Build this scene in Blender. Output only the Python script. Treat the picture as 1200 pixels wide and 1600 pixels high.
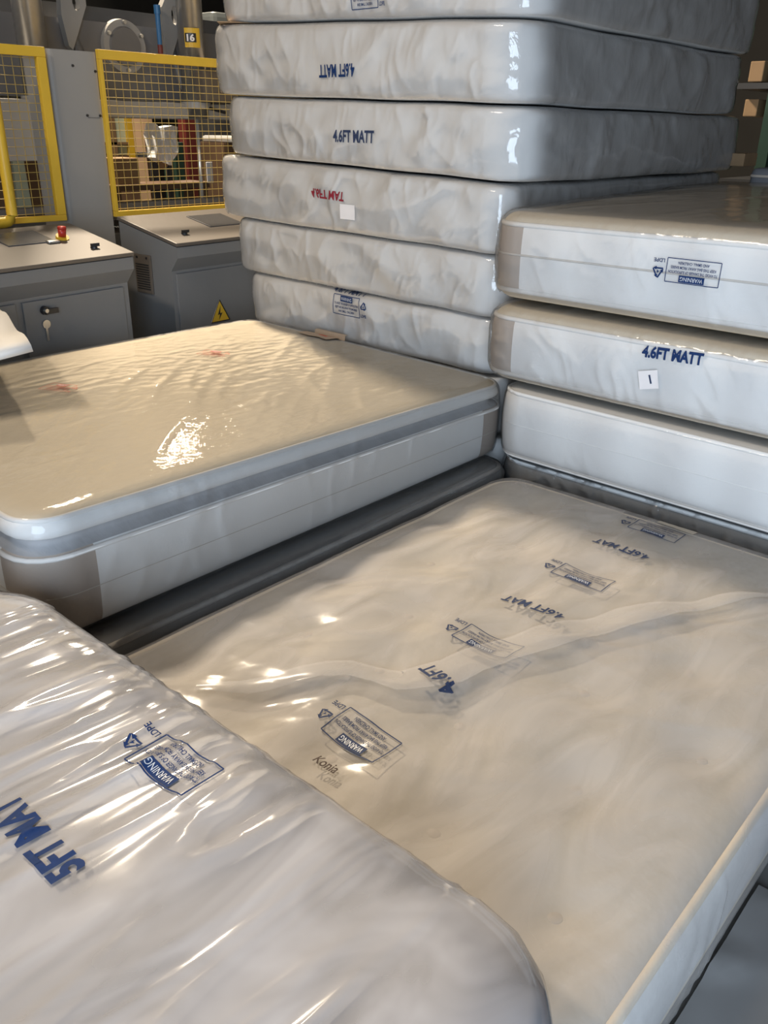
import bpy, bmesh, math, random
import numpy as np
from mathutils import Vector, Matrix
from mathutils.bvhtree import BVHTree

# ------------------------------------------------------------------ camera
for o in list(bpy.data.objects):
    bpy.data.objects.remove(o, do_unlink=True)
scene = bpy.context.scene
C = scene.collection
CAMZ, FPX, PITCH, YAW, ROLL = 1.47, 1320.0, 24.5, 41.5, 1.0
cd = bpy.data.cameras.new('camera')
cam = bpy.data.objects.new('camera', cd)
C.objects.link(cam)
cd.sensor_fit = 'HORIZONTAL'
cd.sensor_width = 36.0
cd.lens = 36.0 * FPX / 1200.0
cd.clip_start = 0.02
cam.matrix_world = (Matrix.Translation((0, 0, CAMZ)) @ Matrix.Rotation(math.radians(YAW), 4, 'Z')
                    @ Matrix.Rotation(math.radians(90 - PITCH), 4, 'X') @ Matrix.Rotation(math.radians(ROLL), 4, 'Z'))
scene.camera = cam
CM = cam.matrix_world.to_3x3()

def ray(px, py):
    return CM @ Vector(((px - 600) / FPX, -(py - 800) / FPX, -1.0))
def at_x(px, py, X):
    d = ray(px, py); t = X / d.x
    return Vector((X, d.y * t, CAMZ + d.z * t))
def at_y(px, py, Y):
    d = ray(px, py); t = Y / d.y
    return Vector((d.x * t, Y, CAMZ + d.z * t))
def at_z(px, py, Z):
    d = ray(px, py); t = (Z - CAMZ) / d.z
    return Vector((d.x * t, d.y * t, Z))

# ------------------------------------------------------------------ world, light, exposure
vs = scene.view_settings
vs.view_transform = 'Standard'; vs.look = 'None'; vs.gamma = 1.0; vs.use_curve_mapping = False
vs.exposure = 0.0
w = bpy.data.worlds.new('world'); scene.world = w; w.use_nodes = True
w.node_tree.nodes['Background'].inputs[0].default_value = (0.62, 0.66, 0.72, 1)
w.node_tree.nodes['Background'].inputs[1].default_value = 0.12

def area(name, loc, target, sx, sy, power, col):
    l = bpy.data.lights.new(name, 'AREA'); l.shape = 'RECTANGLE'; l.size = sx; l.size_y = sy
    l.energy = power; l.color = col
    o = bpy.data.objects.new(name, l); C.objects.link(o); o.location = loc
    d = Vector(target) - Vector(loc)
    o.rotation_euler = d.to_track_quat('-Z', 'Y').to_euler()
    return o
area('daylight_doorway', (1.2, -1.78, 1.35), (-0.9, 2.2, 0.8), 2.2, 2.5, 215, (0.67, 0.82, 1.0))
area('warm_key_lamp', (-7.0, 4.0, 5.8), (-1.9, 1.5, 0.4), 0.5, 0.5, 900, (1.0, 0.83, 0.62))
area('warm_far_lamp', (-10.2, 7.55, 5.0), (-2.5, 1.9, 0.6), 0.5, 0.3, 120, (1.0, 0.86, 0.66))
area('warm_near_lamp', (-2.6, -1.4, 4.6), (-2.0, 2.7, 0.9), 1.5, 0.3, 105, (1.0, 0.84, 0.66))

# ------------------------------------------------------------------ materials
def newmat(name):
    m = bpy.data.materials.new(name); m.use_nodes = True
    n = m.node_tree.nodes; n.clear()
    return m, n, m.node_tree.links

def pmat(name, col, rough=0.6, metal=0.0, noise=0.0, nscale=8.0, bump=0.0, bscale=60.0, spec=0.5, emit=0.0, stretch=(1, 1, 1)):
    m, n, L = newmat(name)
    out = n.new('ShaderNodeOutputMaterial'); b = n.new('ShaderNodeBsdfPrincipled')
    L.new(b.outputs[0], out.inputs[0])
    b.inputs['Base Color'].default_value = (*col, 1); b.inputs['Roughness'].default_value = rough
    b.inputs['Metallic'].default_value = metal; b.inputs['Specular IOR Level'].default_value = spec
    if emit:
        b.inputs['Emission Color'].default_value = (*col, 1); b.inputs['Emission Strength'].default_value = emit
    tc = n.new('ShaderNodeTexCoord'); mp = n.new('ShaderNodeMapping'); mp.inputs['Scale'].default_value = stretch
    L.new(tc.outputs['Object'], mp.inputs[0])
    if noise:
        t = n.new('ShaderNodeTexNoise'); t.inputs['Scale'].default_value = nscale; t.inputs['Detail'].default_value = 4
        L.new(mp.outputs[0], t.inputs[0])
        r = n.new('ShaderNodeMix'); r.data_type = 'RGBA'
        r.inputs[6].default_value = (*[max(0, c * (1 - noise)) for c in col], 1)
        r.inputs[7].default_value = (*[min(1, c * (1 + noise)) for c in col], 1)
        L.new(t.outputs[0], r.inputs[0]); L.new(r.outputs[2], b.inputs['Base Color'])
    if bump:
        t2 = n.new('ShaderNodeTexNoise'); t2.inputs['Scale'].default_value = bscale; t2.inputs['Detail'].default_value = 3
        L.new(mp.outputs[0], t2.inputs[0])
        bp = n.new('ShaderNodeBump'); bp.inputs['Strength'].default_value = bump; bp.inputs['Distance'].default_value = 0.01
        L.new(t2.outputs[0], bp.inputs['Height']); L.new(bp.outputs[0], b.inputs['Normal'])
    return m

def film(name, haze=0.12, gloss=1.0, rough=0.13, bump=0.25, bscale=14.0, stretch=(1, 1, 1), tint=(0.97, 0.97, 0.97), hazecol=(0.85, 0.85, 0.86), cloud=0.0):
    m, n, L = newmat(name)
    out = n.new('ShaderNodeOutputMaterial')
    tc = n.new('ShaderNodeTexCoord'); mp = n.new('ShaderNodeMapping'); mp.inputs['Scale'].default_value = stretch
    L.new(tc.outputs['Object'], mp.inputs[0])
    t = n.new('ShaderNodeTexNoise'); t.inputs['Scale'].default_value = bscale; t.inputs['Detail'].default_value = 3.5
    t.inputs['Roughness'].default_value = 0.55; t.inputs['Distortion'].default_value = 0.6
    L.new(mp.outputs[0], t.inputs[0])
    bp = n.new('ShaderNodeBump'); bp.inputs['Strength'].default_value = bump; bp.inputs['Distance'].default_value = 0.02
    L.new(t.outputs[0], bp.inputs['Height'])
    fr = n.new('ShaderNodeFresnel'); fr.inputs['IOR'].default_value = 1.5; L.new(bp.outputs[0], fr.inputs['Normal'])
    mu = n.new('ShaderNodeMath'); mu.operation = 'MULTIPLY'; mu.use_clamp = True; mu.inputs[1].default_value = 1.5 * gloss
    L.new(fr.outputs[0], mu.inputs[0])
    T = n.new('ShaderNodeBsdfTransparent'); T.inputs[0].default_value = (*tint, 1)
    D = n.new('ShaderNodeBsdfDiffuse'); D.inputs[0].default_value = (*hazecol, 1); L.new(bp.outputs[0], D.inputs['Normal'])
    G = n.new('ShaderNodeBsdfGlossy'); G.inputs['Roughness'].default_value = rough; L.new(bp.outputs[0], G.inputs['Normal'])
    a = n.new('ShaderNodeMixShader'); a.inputs[0].default_value = haze
    if cloud:
        m2 = n.new('ShaderNodeMapping'); m2.inputs['Rotation'].default_value = (0, 0, -0.6); m2.inputs['Scale'].default_value = (2.6, 1.1, 1)
        t2 = n.new('ShaderNodeTexNoise'); t2.inputs['Scale'].default_value = 2.4; t2.inputs['Detail'].default_value = 2.5; t2.inputs['Distortion'].default_value = 1.6
        rg = n.new('ShaderNodeMapRange'); rg.inputs[1].default_value = 0.35; rg.inputs[2].default_value = 0.68
        rg.inputs[3].default_value = max(0.03, haze - cloud); rg.inputs[4].default_value = haze + cloud
        L.new(tc.outputs['Object'], m2.inputs[0]); L.new(m2.outputs[0], t2.inputs[0]); L.new(t2.outputs[0], rg.inputs[0]); L.new(rg.outputs[0], a.inputs[0])
    L.new(T.outputs[0], a.inputs[1]); L.new(D.outputs[0], a.inputs[2])
    b = n.new('ShaderNodeMixShader'); L.new(mu.outputs[0], b.inputs[0])
    L.new(a.outputs[0], b.inputs[1]); L.new(G.outputs[0], b.inputs[2])
    L.new(b.outputs[0], out.inputs[0])
    return m

M = {}
M['white_fab'] = pmat('white_fabric', (0.80, 0.795, 0.78), 0.85, noise=0.04, nscale=5, bump=0.12, bscale=90, spec=0.2)
M['cool_fab'] = pmat('white_border_fabric', (0.80, 0.80, 0.79), 0.85, noise=0.03, nscale=6, bump=0.10, bscale=120, spec=0.2)
m_ = pmat('quilted_border_fabric', (0.80, 0.795, 0.78), 0.85, bump=0.1, bscale=120, spec=0.2)
n_ = m_.node_tree.nodes; wv = n_.new('ShaderNodeTexWave'); wv.inputs['Scale'].default_value = 1.15; wv.bands_direction = 'X'; wv.inputs['Distortion'].default_value = 1.2
mx_ = n_.new('ShaderNodeMix'); mx_.data_type = 'RGBA'; mx_.inputs[6].default_value = (0.75, 0.74, 0.725, 1); mx_.inputs[7].default_value = (0.84, 0.835, 0.82, 1)
tc_ = n_.new('ShaderNodeTexCoord'); m_.node_tree.links.new(tc_.outputs['Object'], wv.inputs[0]); m_.node_tree.links.new(wv.outputs['Fac'], mx_.inputs[0])
m_.node_tree.links.new(mx_.outputs[2], n_['Principled BSDF'].inputs['Base Color']); M['quilt_fab'] = m_
M['cream_fab'] = pmat('cream_knit_fabric', (0.70, 0.63, 0.50), 0.85, noise=0.05, nscale=3, bump=0.35, bscale=22, spec=0.2, stretch=(2.2, 0.7, 1))
M['damask_fab'] = pmat('ivory_damask_fabric', (0.52, 0.48, 0.415), 0.85, noise=0.04, nscale=9, bump=0.15, bscale=50, spec=0.2)
M['taupe_fab'] = pmat('taupe_corner_fabric', (0.42, 0.36, 0.31), 0.85, noise=0.06, nscale=7, bump=0.1, bscale=80, spec=0.2)
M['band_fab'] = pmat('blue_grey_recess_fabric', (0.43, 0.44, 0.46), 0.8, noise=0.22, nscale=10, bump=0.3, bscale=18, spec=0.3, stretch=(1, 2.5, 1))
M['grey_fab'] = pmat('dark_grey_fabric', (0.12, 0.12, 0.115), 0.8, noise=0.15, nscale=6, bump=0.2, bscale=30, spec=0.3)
M['piping'] = pmat('white_piping_tape', (0.84, 0.83, 0.81), 0.7, bump=0.1, bscale=200)
M['cream_pipe'] = pmat('cream_piping_tape', (0.80, 0.70, 0.55), 0.7, bump=0.1, bscale=200)
M['seam'] = pmat('grey_seam_cord', (0.58, 0.54, 0.49), 0.7, noise=0.1)
M['tuft'] = pmat('beige_felt_tuft', (0.50, 0.45, 0.39), 0.9, noise=0.1, nscale=60)
M['ink_blue'] = pmat('blue_print_ink', (0.013, 0.038, 0.13), 0.7, spec=0.15, noise=0.25, nscale=120)
M['ink_navy'] = pmat('navy_print_ink', (0.035, 0.05, 0.105), 0.7, spec=0.15, noise=0.25, nscale=120)
M['ink_red'] = pmat('red_print_ink', (0.26, 0.025, 0.04), 0.7, spec=0.15, noise=0.25, nscale=120)
M['ink_rust'] = pmat('rust_red_print_ink', (0.50, 0.15, 0.10), 0.7, spec=0.15, noise=0.2, nscale=80)
M['ink_brown'] = pmat('brown_script_ink', (0.07, 0.052, 0.045), 0.7, spec=0.15, noise=0.2, nscale=80)
M['ink_pale'] = pmat('pale_print_gap', (0.62, 0.66, 0.72), 0.5)
M['paper'] = pmat('white_label_paper', (0.83, 0.82, 0.84), 0.7, noise=0.03, nscale=40)
M['grey_label'] = pmat('grey_brown_label', (0.38, 0.34, 0.28), 0.7, noise=0.15, nscale=30)
M['brown_label'] = pmat('brown_label', (0.42, 0.33, 0.25), 0.7, noise=0.2, nscale=30)
M['film'] = film('clear_film', 0.10, 0.9, 0.14, 0.25, 12)
M['film_fg'] = film('thick_crinkled_film', 0.36, 0.85, 0.09, 0.08, 7, (1, 0.25, 1), hazecol=(0.84, 0.84, 0.90), cloud=0.1)
M['film_left'] = film('tight_clear_film', 0.06, 0.42, 0.045, 0.08, 30, (1.4, 1, 1))
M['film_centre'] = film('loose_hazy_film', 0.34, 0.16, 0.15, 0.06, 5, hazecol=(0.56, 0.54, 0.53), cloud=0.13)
M['film_fold'] = film('double_hazy_film', 0.30, 0.2, 0.2, 0.05, 5, hazecol=(0.62, 0.61, 0.61))
M['film_tower'] = film('milky_film', 0.36, 0.9, 0.07, 0.22, 12, (1, 1, 0.6), hazecol=(0.86, 0.855, 0.85))
M['film_right'] = film('clear_wrap_film', 0.12, 0.5, 0.10, 0.14, 9, (1, 1, 0.6))
M['steel'] = pmat('brushed_steel', (0.50, 0.495, 0.48), 0.28, metal=0.85, noise=0.1, nscale=30)
M['rod'] = pmat('chromed_rod', (0.92, 0.92, 0.90), 0.22, metal=0.6)
M['machine'] = pmat('grey_machine_paint', (0.15, 0.148, 0.15), 0.45, noise=0.06, nscale=4)
M['machine_dark'] = pmat('dark_grey_machine_paint', (0.06, 0.063, 0.07), 0.45, noise=0.08, nscale=5)
M['machine_light'] = pmat('light_grey_machine_paint', (0.30, 0.295, 0.285), 0.42, noise=0.04, nscale=4)
M['console'] = pmat('grey_console_paint', (0.185, 0.19, 0.195), 0.5, noise=0.03, nscale=5, bump=0.05, bscale=150)
M['lid'] = pmat('beige_grey_console_lid', (0.125, 0.107, 0.09), 0.5, noise=0.03, nscale=5)
M['gasket'] = pmat('black_gasket', (0.02, 0.02, 0.02), 0.6)
M['black'] = pmat('black_plastic', (0.018, 0.018, 0.02), 0.35)
M['screen'] = pmat('dark_screen', (0.085, 0.085, 0.09), 0.25)
M['red'] = pmat('red_button_plastic', (0.45, 0.03, 0.02), 0.35)
M['yellow'] = pmat('yellow_guard_paint', (0.72, 0.46, 0.035), 0.45, noise=0.08, nscale=9)
M['yellow_wire'] = pmat('yellow_mesh_wire', (0.42, 0.30, 0.08), 0.5)
M['blue'] = pmat('blue_plastic', (0.03, 0.14, 0.33), 0.4)
M['wood'] = pmat('raw_wood', (0.22, 0.14, 0.075), 0.7, noise=0.25, nscale=6, stretch=(1, 1, 0.2))
M['darkwood'] = pmat('dark_wood', (0.14, 0.085, 0.05), 0.7, noise=0.3, nscale=6)
M['card'] = pmat('brown_cardboard', (0.34, 0.22, 0.12), 0.8, noise=0.12, nscale=9)
M['darkcard'] = pmat('dark_brown_cardboard', (0.12, 0.065, 0.04), 0.8, noise=0.15, nscale=9)
M['redpaint'] = pmat('dark_red_paint', (0.16, 0.03, 0.025), 0.5, noise=0.2)
M['green'] = pmat('dark_green_paint', (0.03, 0.07, 0.05), 0.5, noise=0.2)
M['pane'] = pmat('frosted_window_pane', (0.50, 0.56, 0.44), 0.3, noise=0.12, nscale=3)
M['pane_lit'] = pmat('daylit_window_pane', (0.72, 0.85, 0.95), 0.3, emit=0.9)
M['sheet'] = pmat('white_plastic_sheet', (0.78, 0.79, 0.78), 0.45, noise=0.08, nscale=8)
M['foam'] = pmat('white_foam_sheet', (0.80, 0.78, 0.75), 0.7, noise=0.03, nscale=5, bump=0.08, bscale=40)
M['floor'] = pmat('grey_concrete_floor', (0.13, 0.127, 0.12), 0.75, noise=0.3, nscale=2.2, bump=0.2, bscale=9)
M['groundsheet'] = pmat('grey_polythene_sheet', (0.21, 0.205, 0.20), 0.38, noise=0.18, nscale=7, bump=0.35, bscale=11, stretch=(1, 0.45, 1))
M['wall'] = pmat('dim_brick_wall_paint', (0.035,0.034,0.032), 0.85, noise=0.2, nscale=2)
M['ceil'] = pmat('dark_ceiling_sheet', (0.06,0.06,0.062), 0.8, noise=0.1, nscale=2)

# ------------------------------------------------------------------ helpers
def empty(name, loc, label, cat, group=None):
    o = bpy.data.objects.new(name, None); C.objects.link(o); o.location = loc
    o.empty_display_size = 0.1
    o['label'] = label; o['category'] = cat
    if group: o['group'] = group
    return o

def tag(o, label, cat, group=None):
    o['label'] = label; o['category'] = cat
    if group: o['group'] = group
    return o

def link(name, me, mats, parent=None, smooth=True):
    if not isinstance(mats, (list, tuple)): mats = [mats]
    for m in mats: me.materials.append(m)
    o = bpy.data.objects.new(name, me); C.objects.link(o)
    if smooth and len(me.polygons): me.polygons.foreach_set('use_smooth', [True] * len(me.polygons))
    if parent is not None:
        o.parent = parent
    return o

def obj(name, bm, mat, parent=None, smooth=False, bevel=0.0):
    """bm in the local space of its parent"""
    if bevel:
        es = [e for e in bm.edges if len(e.link_faces) == 2 and e.calc_face_angle(0) > 0.6]
        bmesh.ops.bevel(bm, geom=es, offset=bevel, segments=2, affect='EDGES', profile=0.6)
    bmesh.ops.recalc_face_normals(bm, faces=bm.faces)
    me = bpy.data.meshes.new(name); bm.to_mesh(me); bm.free()
    return link(name, me, mat, parent, smooth)

def box(bm, c, s, rot=None):
    m = Matrix.Translation(Vector(c))
    if rot is not None: m = m @ rot
    m = m @ Matrix.Diagonal((s[0], s[1], s[2], 1))
    bmesh.ops.create_cube(bm, size=1.0, matrix=m)
    return bm
def nb(): return bmesh.new()
def bbox(c, s, rot=None): return box(nb(), c, s, rot)

def cyl(bm, p0, p1, r0, r1=None, n=16):
    p0 = Vector(p0); p1 = Vector(p1); d = p1 - p0
    q = d.to_track_quat('Z', 'Y').to_matrix().to_4x4()
    bmesh.ops.create_cone(bm, cap_ends=True, segments=n, radius1=r0, radius2=r0 if r1 is None else r1,
                          depth=d.length, matrix=Matrix.Translation((p0 + p1) / 2) @ q)
    return bm

def prism(bm, pts2, axis, a, b):
    """extrude polygon pts2 between a and b along axis ('x','y','z')"""
    def mk(p, t):
        return {'x': (t, p[0], p[1]), 'y': (p[0], t, p[1]), 'z': (p[0], p[1], t)}[axis]
    v0 = [bm.verts.new(mk(p, a)) for p in pts2]; v1 = [bm.verts.new(mk(p, b)) for p in pts2]
    bm.faces.new(v0); bm.faces.new(v1[::-1])
    n = len(pts2)
    for i in range(n):
        bm.faces.new((v0[i], v1[i], v1[(i + 1) % n], v0[(i + 1) % n]))
    return bm

def tube(points, r, n=8, closed=False):
    """numpy tube along points; returns mesh"""
    P = np.array(points, float); N = len(P)
    T = np.roll(P, -1, 0) - np.roll(P, 1, 0)
    if not closed:
        T[0] = P[1] - P[0]; T[-1] = P[-1] - P[-2]
    T /= np.linalg.norm(T, axis=1)[:, None] + 1e-12
    up = np.tile(np.array([0, 0, 1.0]), (N, 1)); bad = np.abs(T[:, 2]) > 0.9
    up[bad] = (1, 0, 0)
    S = np.cross(T, up); S /= np.linalg.norm(S, axis=1)[:, None]; U = np.cross(S, T)
    a = np.linspace(0, 2 * math.pi, n, endpoint=False)
    V = P[:, None, :] + r * (np.cos(a)[None, :, None] * S[:, None, :] + np.sin(a)[None, :, None] * U[:, None, :])
    V = V.reshape(-1, 3); F = []
    for i in range(N if closed else N - 1):
        j = (i + 1) % N
        for k in range(n):
            l = (k + 1) % n
            F.append((i * n + k, i * n + l, j * n + l, j * n + k))
    me = bpy.data.meshes.new('tube'); me.from_pydata(V.tolist(), [], F); me.update()
    return me

# numpy gradient noise
_pr = np.random.RandomState(7).permutation(256); _pr = np.concatenate([_pr, _pr, _pr])
_gr = np.random.RandomState(3).uniform(0, 2 * math.pi, 256)
def perlin(x, y, seed=0):
    x = np.asarray(x, float) + seed * 17.31; y = np.asarray(y, float) + seed * 5.77
    xi = np.floor(x).astype(int); yi = np.floor(y).astype(int); fx = x - xi; fy = y - yi
    u = fx * fx * fx * (fx * (fx * 6 - 15) + 10); v = fy * fy * fy * (fy * (fy * 6 - 15) + 10)
    def g(ix, iy, dx, dy):
        h = _gr[_pr[(_pr[ix & 255] + iy) & 255]]
        return np.cos(h) * dx + np.sin(h) * dy
    a = g(xi, yi, fx, fy); b = g(xi + 1, yi, fx - 1, fy); c = g(xi, yi + 1, fx, fy - 1); d = g(xi + 1, yi + 1, fx - 1, fy - 1)
    return (a * (1 - u) + b * u) * (1 - v) + (c * (1 - u) + d * u) * v

def ridges(x, y, ang, long, short, amp, seed, k=3.0, cover=0.0, warp=0.25):
    """sharp fold ridges running along direction ang (degrees from x)"""
    a = math.radians(ang); u = (x * math.cos(a) + y * math.sin(a)); v = (-x * math.sin(a) + y * math.cos(a))
    v = v + warp * short * perlin(u / long * 1.7, v / short * 0.4, seed + 9) * 2
    n = perlin(u / long, v / short, seed)
    r = np.clip(1 - np.abs(n) * 2.4, 0, 1) ** k
    mask = np.clip(perlin(u / (long * 0.9), v / (short * 2.3), seed + 4) * 2.2 + 0.5 + cover, 0, 1)
    return amp * r * mask

def spaced(a, b, step, edge, ne):
    """coordinates from a to b: fine in an edge band, about `step` in between"""
    e = a + edge * (1 - np.cos(np.linspace(0, math.pi / 2, ne))) ; f = b - edge * (1 - np.cos(np.linspace(0, math.pi / 2, ne)))
    n = max(2, int(round((b - a - 2 * edge) / step)))
    mid = np.linspace(a + edge, b - edge, n + 1)
    return np.concatenate([e[:-1], mid, f[::-1][1:]])

class Hull:
    """rounded, warped mattress-shaped box in world coordinates"""
    def __init__(s, x0, x1, y0, y1, zb, zt, Rp=0.1, re=0.05, crown=0.02, bulge=0.01, inset=None, topf=None, wob=0.0, seed=0):
        s.x0, s.x1, s.y0, s.y1 = x0, x1, y0, y1
        s.zb = [zb] * 4 if np.isscalar(zb) else list(zb)      # corners x0y0, x1y0, x0y1, x1y1
        s.zt = [zt] * 4 if np.isscalar(zt) else list(zt)
        s.h = sum(s.zt) / 4 - sum(s.zb) / 4
        s.Rp, s.re, s.crown, s.bulge, s.inset, s.topf, s.wob, s.seed = Rp, re, crown, bulge, inset, topf, wob, seed
    def grown(s, g, gz=None, **kw):
        gz = g if gz is None else gz
        d = dict(Rp=s.Rp + g, re=s.re + g * 0.5, crown=s.crown, bulge=s.bulge, inset=None, topf=s.topf, wob=s.wob, seed=s.seed); d.update(kw)
        return Hull(s.x0 - g, s.x1 + g, s.y0 - g, s.y1 + g, [z - min(gz, 0.004) for z in s.zb], [z + gz for z in s.zt], **d)
    def map(s, X, Y, T):
        cx, cy = (s.x0 + s.x1) / 2, (s.y0 + s.y1) / 2; hx, hy = (s.x1 - s.x0) / 2, (s.y1 - s.y0) / 2
        lx, ly, z = X - cx, Y - cy, T * s.h; re, Rp = s.re, s.Rp
        ax, ay = np.abs(lx), np.abs(ly); q = np.minimum(hx - ax, hy - ay)
        ex = np.maximum(ax - (hx - Rp), 0); ey = np.maximum(ay - (hy - Rp), 0)
        m = np.maximum(ex, ey); n = np.hypot(ex, ey) + 1e-9; sc = np.where(n > 1e-8, m / n, 1)
        onx = (hx - ax) <= (hy - ay)
        dx = np.where(n > 1e-8, ex / n, np.where(onx, 1.0, 0.0)) * np.sign(lx + 1e-12)
        dy = np.where(n > 1e-8, ey / n, np.where(onx, 0.0, 1.0)) * np.sign(ly + 1e-12)
        lx = np.sign(lx) * (np.minimum(ax, hx - Rp) + ex * sc); ly = np.sign(ly) * (np.minimum(ay, hy - Rp) + ey * sc)
        eo = np.maximum(re - q, 0); et = np.maximum(z - (s.h - re), 0); eb = np.maximum(re - z, 0); ez = np.maximum(et, eb)
        m2 = np.maximum(eo, ez); n2 = np.hypot(eo, ez) + 1e-9; sc2 = np.where(n2 > 1e-8, m2 / n2, 1)
        eo2, ez2 = eo * sc2, ez * sc2
        z = np.where(et > 0, s.h - re + ez2, np.where(eb > 0, re - ez2, z)); t = z / s.h
        side = np.clip(eo2 / re, 0, 1)
        out = -(eo - eo2) + s.bulge * (1 - (2 * t - 1) ** 2) * side
        if s.inset is not None: out = out - s.inset(t) * side
        if s.wob:
            per = lx * 1.7 + ly * 1.3
            out = out + s.wob * side * (perlin(per * 2.2, t * 1.6, s.seed) + 0.5 * perlin(per * 5, t * 3, s.seed + 2))
        lx = lx + dx * out; ly = ly + dy * out
        u = np.clip((lx / hx + 1) / 2, 0, 1); v = np.clip((ly / hy + 1) / 2, 0, 1)
        bl = lambda c: (c[0] * (1 - u) + c[1] * u) * (1 - v) + (c[2] * (1 - u) + c[3] * u) * v
        zz = bl(s.zb) + (bl(s.zt) - bl(s.zb)) * t
        zz = zz + s.crown * np.clip(t, 0, 1) ** 2 * (1 - np.clip(np.abs(lx / hx), 0, 1) ** 3) * (1 - np.clip(np.abs(ly / hy), 0, 1) ** 3)
        if s.wob: zz = zz + s.wob * 0.7 * perlin((lx + cx) * 2.2 + 3, (ly + cy) * 2.2, 91)
        if s.topf is not None: zz = zz + np.clip(t * 4 - 3, 0, 1) * s.topf(lx + cx, ly + cy)
        return np.stack([lx + cx, ly + cy, zz], 1), t
    def lattice(s, sx, sy, nz, ne=5):
        e = max(s.Rp, s.re) * 1.05
        xs = spaced(s.x0, s.x1, sx, e, ne); ys = spaced(s.y0, s.y1, sy, e, ne)
        ed = min(0.45, s.re / s.h); a = np.linspace(0, math.pi / 2, 4)
        ts = np.concatenate([ed * (1 - np.cos(a))[:-1], np.linspace(ed, 1 - ed, max(2, nz)), 1 - ed * (1 - np.cos(a))[::-1][1:]])
        I, J, K = len(xs), len(ys), len(ts)
        ii, jj, kk = np.meshgrid(np.arange(I), np.arange(J), np.arange(K), indexing='ij')
        surf = (ii == 0) | (ii == I - 1) | (jj == 0) | (jj == J - 1) | (kk == 0) | (kk == K - 1)
        ids = -np.ones((I, J, K), int); ids[surf] = np.arange(surf.sum())
        P, t = s.map(xs[ii[surf]], ys[jj[surf]], ts[kk[surf]])
        def quads(A, flip):
            q = np.stack([A[:-1, :-1], A[1:, :-1], A[1:, 1:], A[:-1, 1:]], -1).reshape(-1, 4)
            return q[:, ::-1] if flip else q
        F = {'bottom': quads(ids[:, :, 0], True), 'top': quads(ids[:, :, -1], False),
             'x0': quads(ids[0], True), 'x1': quads(ids[-1], False), 'y0': quads(ids[:, 0], False), 'y1': quads(ids[:, -1], True)}
        return P, t, F
    def outline(s, tt, n=160, off=0.0):
        """closed outline at height fraction tt"""
        hx, hy = (s.x1 - s.x0) / 2, (s.y1 - s.y0) / 2; R = s.Rp; pts = []
        for sx, sy, a0 in ((1, 1, 0), (-1, 1, 90), (-1, -1, 180), (1, -1, 270)):
            for k in range(9):
                a = math.radians(a0 + 90 * k / 8)
                pts.append((sx * (hx - R) + R * math.cos(a), sy * (hy - R) + R * math.sin(a)))
        pts = np.array(pts); seg = np.linalg.norm(np.roll(pts, -1, 0) - pts, axis=1); cum = np.concatenate([[0], np.cumsum(seg)])
        ss = np.linspace(0, cum[-1], n, endpoint=False); pp = np.vstack([pts, pts[:1]])
        x = np.interp(ss, cum, pp[:, 0]); y = np.interp(ss, cum, pp[:, 1])
        # convert to lattice space (square corner) so that map() rounds it back
        ex = np.maximum(np.abs(x) - (hx - R), 0); ey = np.maximum(np.abs(y) - (hy - R), 0); nn = np.hypot(ex, ey); mm = np.maximum(ex, ey) + 1e-9
        f = np.where(nn > 1e-7, nn / mm, 1)
        X = np.sign(x) * (np.minimum(np.abs(x), hx - R) + ex * f); Y = np.sign(y) * (np.minimum(np.abs(y), hy - R) + ey * f)
        return s.map(X + (s.x0 + s.x1) / 2, Y + (s.y0 + s.y1) / 2, np.full(n, tt))[0]

def vnormals(P, F):
    d1 = P[F[:, 2]] - P[F[:, 0]]; d2 = P[F[:, 3]] - P[F[:, 1]]; n = np.cross(d1, d2)
    N = np.zeros_like(P)
    for k in range(4): np.add.at(N, F[:, k], n)
    return N / (np.linalg.norm(N, axis=1)[:, None] + 1e-12)

def npmesh(name, P, F, base):
    used = np.unique(F); mp = -np.ones(len(P), int); mp[used] = np.arange(len(used))
    V = P[used] - np.array(base); Q = mp[F]
    me = bpy.data.meshes.new(name)
    me.vertices.add(len(V)); me.vertices.foreach_set('co', V.astype(np.float32).ravel())
    me.loops.add(Q.size); me.loops.foreach_set('vertex_index', Q.astype(np.int32).ravel())
    me.polygons.add(len(Q)); me.polygons.foreach_set('loop_start', np.arange(0, Q.size, 4, dtype=np.int32))
    me.update(calc_edges=True)
    return me

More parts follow.
